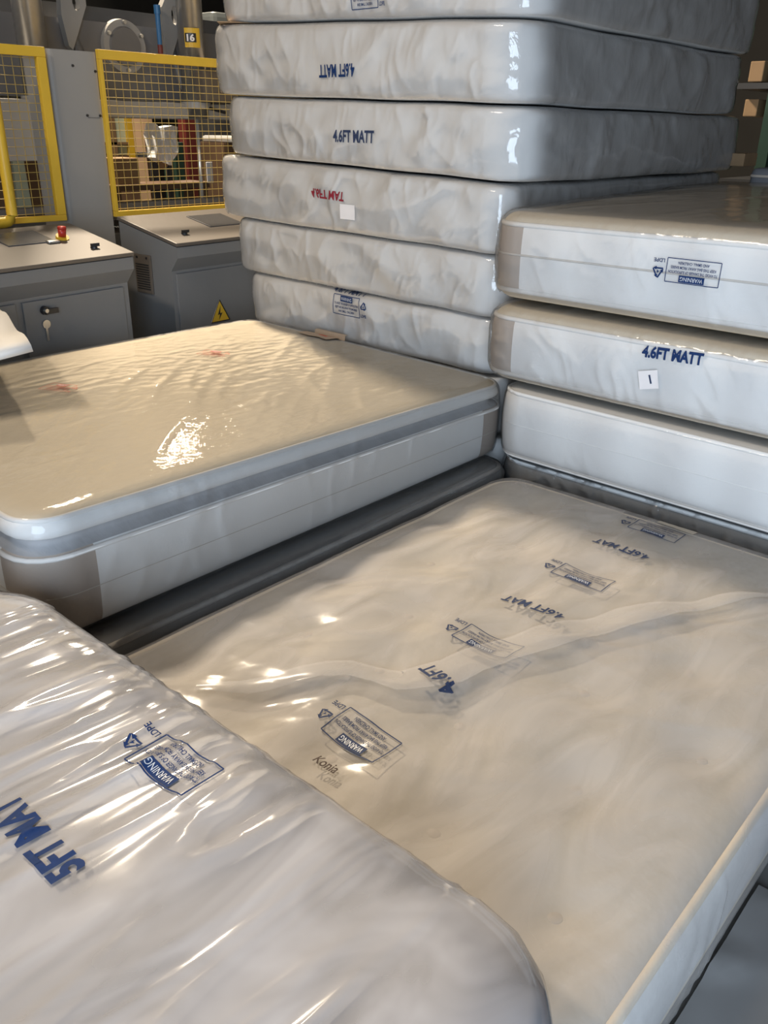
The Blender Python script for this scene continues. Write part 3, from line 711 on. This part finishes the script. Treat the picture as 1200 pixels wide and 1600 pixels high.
# screen, knob, button and switch measured from the photograph
obj('screen', bbox(on1(-0.31, -0.36, 0.003), (0.17, 0.24, 0.006), an1), M['screen'], c1, False, 0.002)
k_ = nb(); q = on1(-0.26, -0.185); cyl(k_, q, q + Vector((0.006, 0, 0.012)), 0.030, 0.030, 20); st = obj('stop_button_base', k_, M['yellow'], c1)
k_ = nb(); cyl(k_, q + Vector((0.004, 0, 0.012)), q + Vector((0.008, 0, 0.045)), 0.017, 0.019, 20); cyl(k_, q + Vector((0.008, 0, 0.045)), q + Vector((0.009, 0, 0.056)), 0.021, 0.018, 20)
obj('stop_button', k_, M['red'], c1, True)
q = on1(-0.22, -0.262); obj('switch', bbox(q + Vector((0, 0, 0.006)), (0.03, 0.06, 0.012), an1), M['steel'], c1, True, 0.005)
k_ = nb(); q = on1(-0.10, -0.135); cyl(k_, q, q + Vector((0.001, 0, 0.010)), 0.017, 0.015, 16); box(k_, q + Vector((0.005, 0.004, 0.016)), (0.012, 0.042, 0.014)); obj('lid_latch', k_, M['black'], c1)
dr = obj('door', bbox((-0.056, -0.30, 0.40), (0.012, 0.535, 0.72)), M['console'], c1, False, 0.003)
obj('panel', bbox((-0.056, -0.77, 0.40), (0.012, 0.34, 0.72)), M['console'], c1, False, 0.003)
k_ = nb(); cyl(k_, (-0.05, -0.47, 0.715), (-0.030, -0.47, 0.715), 0.020, 0.018, 16); box(k_, (-0.028, -0.447, 0.712), (0.014, 0.062, 0.022)); obj('lock', k_, M['black'], dr)
k_ = nb(); cyl(k_, (-0.03, -0.475, 0.717), (-0.018, -0.475, 0.717), 0.009, 0.009, 12); obj('lock_barrel', k_, M['steel'], dr)
k_ = nb(); cyl(k_, (-0.046, -0.47, 0.655), (-0.043, -0.47, 0.655), 0.019, 0.019, 16); box(k_, (-0.044, -0.473, 0.615), (0.003, 0.010, 0.065)); obj('key', k_, M['steel'], dr)

c2, on2, an2 = console((-3.80, 3.55, 0), 4.0, 0.945, 'grey control console with side vent and yellow warning triangle, beside the tall stack')
obj('screen', bbox(on2(-0.27, -0.44, 0.003), (0.20, 0.25, 0.006), an2), M['screen'], c2, False, 0.002)
k_ = nb(); q = on2(-0.11, -0.80); cyl(k_, q, q + Vector((0.001, 0, 0.010)), 0.017, 0.015, 16); box(k_, q + Vector((0.005, 0.004, 0.016)), (0.012, 0.042, 0.014)); obj('lid_latch', k_, M['black'], c2)
obj('door', bbox((-0.056, -0.47, 0.40), (0.012, 0.90, 0.72)), M['console'], c2, False, 0.003)
vg = obj('vent_grille', bbox((-0.28, -0.95, 0.74), (0.135, 0.012, 0.20)), M['lid'], c2, False, 0.005)
for i in range(11):
    obj('louvre', bbox((-0.28, -0.957, 0.665 + i * 0.0125), (0.105, 0.006, 0.005)), M['gasket'], vg)
for s_ in (-1, 1):
    k_ = nb(); cyl(k_, (-0.28 + 0.04 * s_, -0.956, 0.825), (-0.28 + 0.04 * s_, -0.960, 0.825), 0.006, 0.006, 10); obj('screw', k_, M['black'], vg)
k_ = nb(); prism(k_, [(-0.645 + 0.075 * math.cos(math.radians(a)) , 0.515 + 0.075 * math.sin(math.radians(a))) for a in (90, 210, 330)], 'x', -0.050, -0.047)
ws = obj('warning_sign', k_, M['yellow'], c2); ws['label'] = 'yellow triangular electricity warning sign'
k_ = nb(); prism(k_, [(-0.640, 0.560), (-0.662, 0.512), (-0.646, 0.515), (-0.656, 0.484), (-0.628, 0.522), (-0.645, 0.520)], 'x', -0.047, -0.0462); obj('lightning_symbol', k_, M['black'], ws)
k_ = nb(); R_ = 0.078
tri = [(-0.645 + R_ * math.cos(math.radians(a)), 0.515 + R_ * math.sin(math.radians(a))) for a in (90, 210, 330)]
for i in range(3):
    a = Vector((-0.0468, *tri[i])); b = Vector((-0.0468, *tri[(i + 1) % 3])); cyl(k_, a, b, 0.003, 0.003, 6)
obj('sign_border', k_, M['black'], ws)

# ------------------------------------------------------------------ press machine and guards
XB = -4.45
pm = empty('press_machine', (-5.4, 3.4, 0), 'large grey hydraulic press with steel columns behind yellow mesh guards', 'machine')
def part(name, bm, mat, parent=pm, smooth=False, bevel=0.0):
    for v in bm.verts: v.co -= Vector(pm.location)
    return obj(name, bm, mat, parent, smooth, bevel)
# guard post of folded sheet with a rounded near edge
b_ = nb(); pts = [(XB - 0.22, 2.415), (XB - 0.22, 2.70), (XB, 2.70)]
for k in range(7):
    a = math.radians(90 * k / 6); pts.append((XB - 0.05 + 0.05 * math.cos(a), 2.465 - 0.05 * math.sin(a)))
prism(b_, pts[::-1], 'z', 0.0, 1.80); gp = part('guard_post', b_, M['machine_light'])
for yy, zz in ((2.565, 1.73), (2.615, 1.50), (2.69, 1.71), (2.69, 1.50)):
    k_ = nb(); cyl(k_, (XB, yy, zz), (XB + 0.006, yy, zz), 0.007, 0.006, 10); part('bolt', k_, M['black'], gp)
part('post_seam', bbox((XB + 0.001, 2.655, 1.49), (0.003, 0.07, 0.004)), M['machine'], gp)
# beams and platens
b_ = nb(); prism(b_, [(-6.1, 1.60), (-5.3, 1.60), (-5.3, 2.03), (-6.1, 2.03)], 'y', 1.2, 5.2); part('upper_beam', b_, M['machine'], bevel=0.01)
b_ = nb(); prism(b_, [(-6.1, 2.03), (-5.36, 2.03), (-5.40, 2.12), (-6.1, 2.12)], 'y', 1.2, 5.2); part('beam_cap', b_, M['machine_dark'])
part('platen', bbox((-5.55, 3.95, 1.545), (0.9, 2.1, 0.095)), M['machine_light'], bevel=0.006)
part('platen', bbox((-5.45, 1.95, 1.42), (0.9, 1.45, 0.32)), M['machine_light'], bevel=0.006)
b_ = nb(); box(b_, (-5.55, 3.3, 0.42), (1.2, 4.0, 0.84)); part('lower_bed', b_, M['machine_dark'], bevel=0.01)
for k in range(4):
    part('bed_rail', bbox((-5.35 + 0.12 * k, 3.5, 0.86 + 0.045 * k), (0.08, 3.4, 0.03)), M['machine' if k % 2 else 'machine_dark'])
for px_ in (46, 297):
    p = at_x(px_, 40, -5.12); k_ = nb(); cyl(k_, (-5.12, p.y, 1.50), (-5.12, p.y, 4.2), 0.082, 0.082, 32); co = part('column', k_, M['steel'], smooth=True)
    k_ = nb(); cyl(k_, (-5.12, p.y, 1.56), (-5.12, p.y, 1.60), 0.10, 0.10, 28); part('column_collar', k_, M['machine_light'], co)
for px_ in (311, 69):
    p = at_x(px_, 240, -5.3); k_ = nb(); cyl(k_, (-5.3, p.y, 0.86), (-5.3, p.y, 1.52), 0.014, 0.014, 12); part('piston_rod', k_, M['rod'], smooth=True)
# round cover plate
p = at_x(193, 73, -5.29); k_ = nb(); cyl(k_, (-5.31, p.y, p.z), (-5.27, p.y, p.z), 0.155, 0.150, 40); fc = part('cover_plate', k_, M['machine_light'])
k_ = nb(); cyl(k_, (-5.275, p.y, p.z), (-5.255, p.y, p.z), 0.115, 0.105, 40); part('cover_boss', k_, M['machine'], fc)
for i in range(6):
    a = math.radians(90 + 60 * i); k_ = nb(); c_ = (p.y + 0.133 * math.cos(a), p.z + 0.133 * math.sin(a))
    cyl(k_, (-5.27, *c_), (-5.245, *c_), 0.012, 0.011, 8); part('bolt', k_, M['steel'], fc)
# lifting lugs
for px_, py_ in ((115, 18), (270, 40)):
    p = at_x(px_, py_, -5.22)
    ring = [(0.10, 0.12), (0.06, 0.155), (-0.02, 0.165), (-0.06, 0.10), (-0.07, -0.02), (-0.045, -0.18), (-0.02, -0.20), (0.06, -0.04), (0.10, 0.04)]
    b_ = nb(); outer = [b_.verts.new((-5.24, p.y + u, p.z + v)) for u, v in ring]
    inner = [b_.verts.new((-5.24, p.y + 0.035 + 0.026 * math.cos(2 * math.pi * i / 9 + 0.6), p.z + 0.06 + 0.055 * math.sin(2 * math.pi * i / 9 + 0.6))) for i in range(9)]
    for i in range(9):
        j = (i + 1) % 9; b_.faces.new((outer[i], outer[j], inner[j], inner[i]))
    g_ = bmesh.ops.extrude_face_region(b_, geom=b_.faces[:]); bmesh.ops.translate(b_, verts=[v for v in g_['geom'] if isinstance(v, bmesh.types.BMVert)], vec=(-0.05, 0, 0))
    lg = part('lifting_lug', b_, M['machine_light'])
    b_ = nb(); cyl(b_, (-5.31, p.y + 0.02, p.z - 0.10), (-5.27, p.y + 0.09, p.z - 0.36), 0.03, 0.03, 12); part('lug_brace', b_, M['machine'], lg)
p0, p1 = at_x(246, 22, -5.2), at_x(250, 70, -5.2); k_ = nb(); cyl(k_, p0, p1, 0.016, 0.014, 12); cyl(k_, p0, p0 + Vector((0, 0, 0.05)), 0.02, 0.02, 10); ho = part('hose', k_, M['blue'])
k_ = nb(); cyl(k_, p1, p1 + (p1 - p0) * 0.3, 0.016, 0.016, 12); part('hose_end', k_, M['redpaint'], ho)
# yellow sticker wrapped on the right column
p = at_x(293, 60, -5.12); yc = at_x(297, 40, -5.12).y; b_ = nb(); cols = []
for i in range(9):
    a = math.radians(-65 + 70 * i / 8) ; x_, y_ = -5.12 + 0.0845 * math.cos(a), yc + 0.0845 * math.sin(a); cols.append([b_.verts.new((x_, y_, p.z + s)) for s in (-0.055, 0.055)])
for i in range(8): b_.faces.new((cols[i][0], cols[i + 1][0], cols[i + 1][1], cols[i][1]))
sk = part('sticker', b_, M['yellow']); sk['label'] = 'yellow sticker with white figures'
b_ = nb(); cols = []
for i in range(8):
    a = math.radians(-62 + 48 * i / 7); x_, y_ = -5.12 + 0.086 * math.cos(a), yc + 0.086 * math.sin(a); cols.append([b_.verts.new((x_, y_, p.z + s)) for s in (-0.026, 0.026)])
for i in range(7): b_.faces.new((cols[i][0], cols[i + 1][0], cols[i + 1][1], cols[i][1]))
part('sticker_band', b_, M['black'], sk)
V, Fc, ext = text2d('16', 1, 0.04); b_ = nb(); vv = []
for v in V:
    a = math.radians(-38) + v[0] * 0.05 / ext[0] / 0.0875; vv.append(b_.verts.new((-5.12 + 0.0875 * math.cos(a), yc + 0.0875 * math.sin(a), p.z + v[1] * 0.042 / ext[1])))
for f in Fc:
    try: b_.faces.new([vv[i] for i in f])
    except ValueError: pass
part('sticker_figures', b_, M['paper'], sk)

a = at_x(322, 160, -4.95); b = at_x(372, 112, -4.95)
part('valve_box', bbox((-5.05, (a.y + b.y) / 2, (a.z + b.z) / 2), (0.2, b.y - a.y, b.z - a.z)), M['lid'], bevel=0.02)
k_ = nb(); p0, p1 = at_x(316, 166, -5.1), at_x(352, 176, -4.9); cyl(k_, p0, p1, 0.01, 0.01, 8); part('cable', k_, M['black'])
def guard(label, ya, yb, za, zb_, sides, tb=0.026):
    g = empty('mesh_fence', (XB + 0.02, (ya + yb) / 2, za), label, 'guard', 'yellow mesh guards'); L0 = Vector(g.location)
    def pp(name, bm, mat, bevel=0.0):
        for v in bm.verts: v.co -= L0
        return obj(name, bm, mat, g, False, bevel)
    X = XB + 0.02
    pp('top_bar', bbox((X, (ya + yb) / 2, zb_ - 0.02), (0.03, yb - ya, 0.045)), M['yellow'], 0.003)
    pp('bottom_bar', bbox((X, (ya + yb) / 2, za + 0.015), (0.03, yb - ya, 0.03)), M['yellow'], 0.003)
    if 'a' in sides: pp('side_bar', bbox((X, ya + tb / 2, (za + 0.03 + zb_ - 0.0425) / 2), (0.03, tb, zb_ - za - 0.0725)), M['yellow'], 0.003)
    if 'b' in sides: pp('side_bar', bbox((X, yb - tb / 2, (za + 0.03 + zb_ - 0.0425) / 2), (0.03, tb, zb_ - za - 0.0725)), M['yellow'], 0.003)
    b_ = nb()
    n_ = int((yb - ya) / 0.046)
    for i in range(1, n_ + 1): cyl(b_, (X - 0.008, ya + i * 0.046, za), (X - 0.008, ya + i * 0.046, zb_ - 0.02), 0.0017, None, 5)
    n_ = int((zb_ - za) / 0.040)
    for i in range(1, n_ + 1): cyl(b_, (X - 0.004, ya, za + i * 0.040), (X - 0.004, yb, za + i * 0.040), 0.0017, None, 5)
    o = pp('wire_mesh', b_, M['yellow_wire']); o['kind'] = 'stuff'
    return g
guard('yellow wire mesh guard between the grey post and the tall stack', 2.70, 4.30, 0.99, 1.81, 'ab', 0.02)
guard('yellow wire mesh guard left of the grey post', 0.95, 2.405, 0.99, 1.80, 'ab', 0.048)
# yellow bent tube handle at the left edge
X = -4.28; pts = [(X, 2.045, 1.62)] + [(X, 2.045, z) for z in (1.5, 1.3, 1.12)] + [(X, 2.045 - 0.045 * (1 - math.cos(a)), 1.06 - 0.045 * math.sin(a)) for a in (0.3, 0.8, 1.2, 1.57)] + [(X, 1.85, 1.013), (X, 1.5, 1.01)]
o = link('guard_rail', tube(pts, 0.026, 12), M['yellow']); tag(o, 'bent yellow tube rail at the left edge behind the consoles', 'rail')
b_ = nb(); cyl(b_, (X, 1.52, 0), (X, 1.52, 1.03), 0.024, None, 12); obj('leg', b_, M['yellow'], o, True)

# ------------------------------------------------------------------ things seen through the mesh
def quadthing(name, label, cat, x0p, y0p, x1p, y1p, X, th, mat, group=None, bevel=0.004, floor=False):
    a = at_x(x0p, y1p, X); b = at_x(x1p, y0p, X)
    if floor: a.z = 0.002
    o = obj(name, bbox((X, (a.y + b.y) / 2, (a.z + b.z) / 2), (th, abs(b.y - a.y), abs(b.z - a.z))), mat, None, False, bevel)
    return tag(o, label, cat, group)
XW = -9.0
# partition wall with a glazed screen
a = at_x(160, 320, XW); b = at_x(420, 100, XW)
wr_ = empty('glazed_screen', (XW, a.y, 0), 'pale green glazed screen with yellow-brown post behind the press', 'screen')
def wp(name, x0p, y0p, x1p, y1p, X, th, mat):
    a = at_x(x0p, y1p, X); b = at_x(x1p, y0p, X); bm = bbox((X - XW, (a.y + b.y) / 2 - wr_.location.y, (a.z + b.z) / 2), (th, abs(b.y - a.y), abs(b.z - a.z))); return obj(name, bm, mat, wr_, False)
wp('pane', 158, 180, 172, 240, XW, 0.01, M['pane']); wp('pane', 176, 180, 202, 222, XW, 0.01, M['pane']); wp('pane', 168, 226, 204, 242, XW, 0.01, M['pane'])
wp('mullion', 172, 176, 176, 245, XW + .02, 0.05, M['wood']); wp('transom', 158, 222, 204, 226, XW + .02, 0.05, M['wood']); wp('post', 203, 176, 213, 258, XW + .03, 0.08, M['yellow'])
b_ = nb(); a = at_x(158, 243, XW); b = at_x(213, 243, XW); box(b_, (0, (a.y + b.y) / 2 - wr_.location.y, a.z / 2), (0.06, b.y - a.y, a.z)); obj('dado_panel', b_, M['darkwood'], wr_)
# leaning planks
for i, (xa, xb) in enumerate(((214, 226), (222, 233), (229, 243))):
    a = at_x(xb, 292, -7.6 - 0.15 * i); b = at_x(xa, 186, -7.8 - 0.15 * i); b_ = nb(); d = (b - a)
    top_ = a + d * 1.15; bot = a - d * (a.z / d.z)
    q_ = (top_ - bot).to_track_quat('Z', 'Y').to_matrix().to_4x4(); box(b_, (top_ + bot) / 2, (0.10, 0.03, (top_ - bot).length), q_)
    o = obj('wooden_plank', b_, M['wood'], None); tag(o, ['leftmost leaning wooden plank behind the mesh guard', 'middle leaning wooden plank behind the mesh guard', 'rightmost leaning wooden plank behind the mesh guard'][i], 'plank', 'leaning planks')
# draped white plastic on a dark stand
st = empty('draped_stand', at_x(255, 292, -7.0), 'dark stand draped with crumpled white plastic sheeting behind the mesh guard', 'stand'); st.location.z = 0
def sp(name, bm, mat, smooth=False):
    for v in bm.verts: v.co -= Vector(st.location)
    return obj(name, bm, mat, st, smooth)
pts = [at_x(*q, -6.95) for q in ((233, 192), (245, 200), (262, 196), (272, 198), (275, 222), (263, 232), (268, 246), (262, 258), (250, 254), (238, 246), (246, 228), (238, 214))]
b_ = nb(); prism(b_, [(q.y, q.z) for q in pts], 'x', -7.03, -6.90); bmesh.ops.triangulate(b_, faces=b_.faces); bmesh.ops.subdivide_edges(b_, edges=b_.edges, cuts=2)
for v in b_.verts: v.co.x += 0.07 * float(perlin(np.array([v.co.y * 9]), np.array([v.co.z * 9]), 3)[0])
sp('sheeting', b_, M['sheet'])
a, b = at_x(216, 242, -7.05), at_x(276, 240, -7.05); sp('crossbar', bbox((-7.06, (a.y + b.y) / 2, a.z), (0.06, b.y - a.y, 0.04)), M['machine_dark'])
for px_ in (240, 264):
    a = at_x(px_, 240, -7.08); sp('leg', bbox((-7.09, a.y, a.z / 2), (0.05, 0.05, a.z)), M['machine_dark'])
pts = [at_x(*q, -6.9) for q in ((246, 252), (263, 254), (262, 260), (254, 264), (251, 262))]
b_ = nb(); prism(b_, [(q.y, q.z) for q in pts], 'x', -6.92, -6.90); sp('card_flap', b_, M['wood'])
# cupboard, posts, labels
o = quadthing('dark_red_post', 'dark red steel post behind the mesh guard beside the white sheeting', 'post', 291, 186, 305, 292, -7.4, 0.12, M['redpaint'], floor=True); 
a = at_x(160, 287, -6.75); b = at_x(312, 287, -6.75)
tb = empty('work_table', (-6.75, (a.y + b.y) / 2, 0), 'low dark table behind the mesh guard carrying the wooden crate', 'table')
obj('table_top', bbox((0, 0, a.z - 0.03), (0.3, b.y - a.y, 0.05)), M['darkwood'], tb, False, 0.004)
for sx_ in (-0.11, 0.11):
    for sy_ in (-1, 1): obj('leg', bbox((sx_, sy_ * ((b.y - a.y) / 2 - 0.05), (a.z - 0.055) / 2), (0.06, 0.06, a.z - 0.057)), M['darkwood'], tb)
zt_ = at_x(160, 287, -6.75).z - 0.005
a = at_x(171, 284, -6.75); b = at_x(203, 246, -6.75)
o = obj('wooden_crate', bbox((-6.75, (a.y + b.y) / 2, (zt_ + b.z) / 2), (0.24, b.y - a.y, b.z - zt_)), M['card'], None, False, 0.006); tag(o, 'brown wooden crate on the low table next to the grey post', 'crate')
quadthing('storage_cabinet', 'dark cabinet behind the press beside the dark red post', 'cabinet', 318, 98, 348, 290, -8.2, 0.5, M['machine_dark'], floor=True)
quadthing('green_bin', 'small dark green bin behind the white sheeting', 'bin', 264, 222, 276, 242, -7.3, 0.2, M['green'], floor=True)
quadthing('paper_tag', 'white and yellow paper tag hanging behind the mesh guard near the tall stack', 'tag', 324, 253, 331, 286, -6.6, 0.012, M['paper'])
o = quadthing('window_1', 'x', 'x', 350, 176, 380, 214, -9.4, 0.02, M['pane_lit']); o['kind'] = 'structure'; del o['label']; del o['category']
quadthing('wrapped_bundle', 'white plastic wrapped bundle under the bright window by the tall stack', 'bundle', 338, 212, 375, 222, -7.6, 0.5, M['sheet'], bevel=0.03)
quadthing('bundle_shelf', 'dark shelf under the white wrapped bundle by the tall stack', 'shelf', 330, 222, 380, 292, -7.7, 0.5, M['darkwood'], floor=True)
# left mesh opening
pts = [at_x(*q, -6.6) for q in ((16, 226), (33, 228), (44, 290), (24, 284))]
for q, r in ((3, 0), (2, 1)):
    d = pts[q] - pts[r]; pts[q] = pts[r] + d * ((0.005 - pts[r].z) / d.z)
b_ = nb(); prism(b_, [(q.y, q.z) for q in pts], 'x', -6.63, -6.60); o = obj('pale_board', b_, M['pane'], None); tag(o, 'pale green board leaning behind the left mesh guard', 'board')
pts = [at_x(*q, -7.0) for q in ((33, 188), (40, 187), (63, 194), (62, 198), (52, 197))]
b_ = nb(); prism(b_, [(q.y, q.z) for q in pts], 'x', -7.06, -7.0); o = obj('black_bracket', b_, M['black'], None); tag(o, 'black angled bracket behind the left mesh guard', 'bracket')
quadthing('wooden_rack', 'brown wooden rack behind the left mesh guard', 'rack', -40, 205, 58, 300, -7.2, 0.3, M['darkwood'], floor=True)
quadthing('rack_board', 'light brown board on the wooden rack behind the left mesh guard', 'board', -30, 206, 56, 222, -7.0, 0.05, M['wood'])

# ------------------------------------------------------------------ clutter at upper right, beyond the tall stack
def ybox(name, label, cat, x0p, y0p, x1p, y1p, Y, th, mat):
    a = at_y(x0p, y1p, Y); b = at_y(x1p, y0p, Y)
    o = obj(name, bbox(((a.x + b.x) / 2, Y + th / 2, (a.z + b.z) / 2), (abs(b.x - a.x), th, abs(b.z - a.z))), mat, None, False, 0.006)
    return tag(o, label, cat)
a = at_y(1170, 240, 6.2); b = at_y(1330, -60, 6.2)
rk = empty('storage_rack', ((a.x + b.x) / 2, 6.2, 0), 'dark steel storage rack beyond the tall stack at upper right', 'rack')
for xx in (a.x + 0.1, b.x):
    obj('upright', bbox((xx - rk.location.x, 0, 1.3), (0.07, 0.07, 2.6)), M['green'], rk)
    obj('upright', bbox((xx - rk.location.x, 0.7, 1.3), (0.07, 0.07, 2.6)), M['green'], rk)
for zz in (0.5, 1.17, 1.75, 2.4):
    obj('shelf', bbox((0, 0.35, zz), (b.x - a.x + .3, 0.8, 0.035)), M['machine_dark'], rk)
for (x0p, y0p, x1p, y1p, lab) in ((1168, 95, 1196, 128, 'brown cardboard box on the upper shelf of the dark rack'), (1160, 155, 1186, 182, 'brown cardboard box on the lower shelf of the dark rack')):
    ybox('cardboard_box', lab, 'box', x0p, y0p, x1p, y1p, 6.25, 0.3, M['card'])
zt_ = at_y(1160, 260, 4.85).z
bH = Hull(-1.72, 0.4, 4.72, 4.98, 0.003, zt_, Rp=0.05, re=0.03, crown=0.0)  # blue-grey mattress behind the right stack, drawn as an upright slab
bp_ = empty('upright_mattress', (-0.66, 4.85, 0), 'blue-grey wrapped mattress standing on edge behind the right stack', 'bed base')
P, t, F = bH.lattice(0.1, 0.05, 6); base = (-0.66, 4.85, 0)
link('frame', npmesh('frame', P, np.vstack([F[k_] for k_ in F]), base), pmat('blue_grey_cover', (0.17, 0.19, 0.22), 0.6, noise=0.1), bp_)
link('piping', tube(bH.outline(0.97, 120) - np.array(base), 0.008, 6, True), M['seam'], bp_)
a = at_y(1108, 262, 4.75); b = at_y(1140, 240, 4.75)
o = obj('cardboard_box', bbox(((a.x + b.x) / 2 + 0.07, 4.87, zt_ + (b.z - zt_) / 2 + 0.002), (b.x - a.x, 0.18, b.z - zt_)), M['card'], None, False, 0.005)
tag(o, 'small tan cardboard box on the blue-grey mattress beside the tall stack', 'box')

b_ = nb(); q0 = at_y(352, 34, 2.83); prism(b_, [(q0.x - 0.04, 2.83), (q0.x + 0.03, 2.76), (q0.x + 0.10, 2.84), (q0.x + 0.2, 3.0), (q0.x + 0.02, 3.0)], 'z', 1.889, 1.893)
o = obj('cardboard_scrap', b_, M['card'], None); tag(o, 'brown cardboard scrap poking out under the topmost mattress of the tall stack', 'cardboard')
quadthing('wrapped_bale', 'pale blue-grey plastic wrapped bale on the dark cabinet beside the tall stack', 'bale', 316, 24, 350, 95, -8.2, 0.45, pmat('pale_blue_plastic', (0.24, 0.27, 0.28), 0.4, noise=0.15), bevel=0.05)
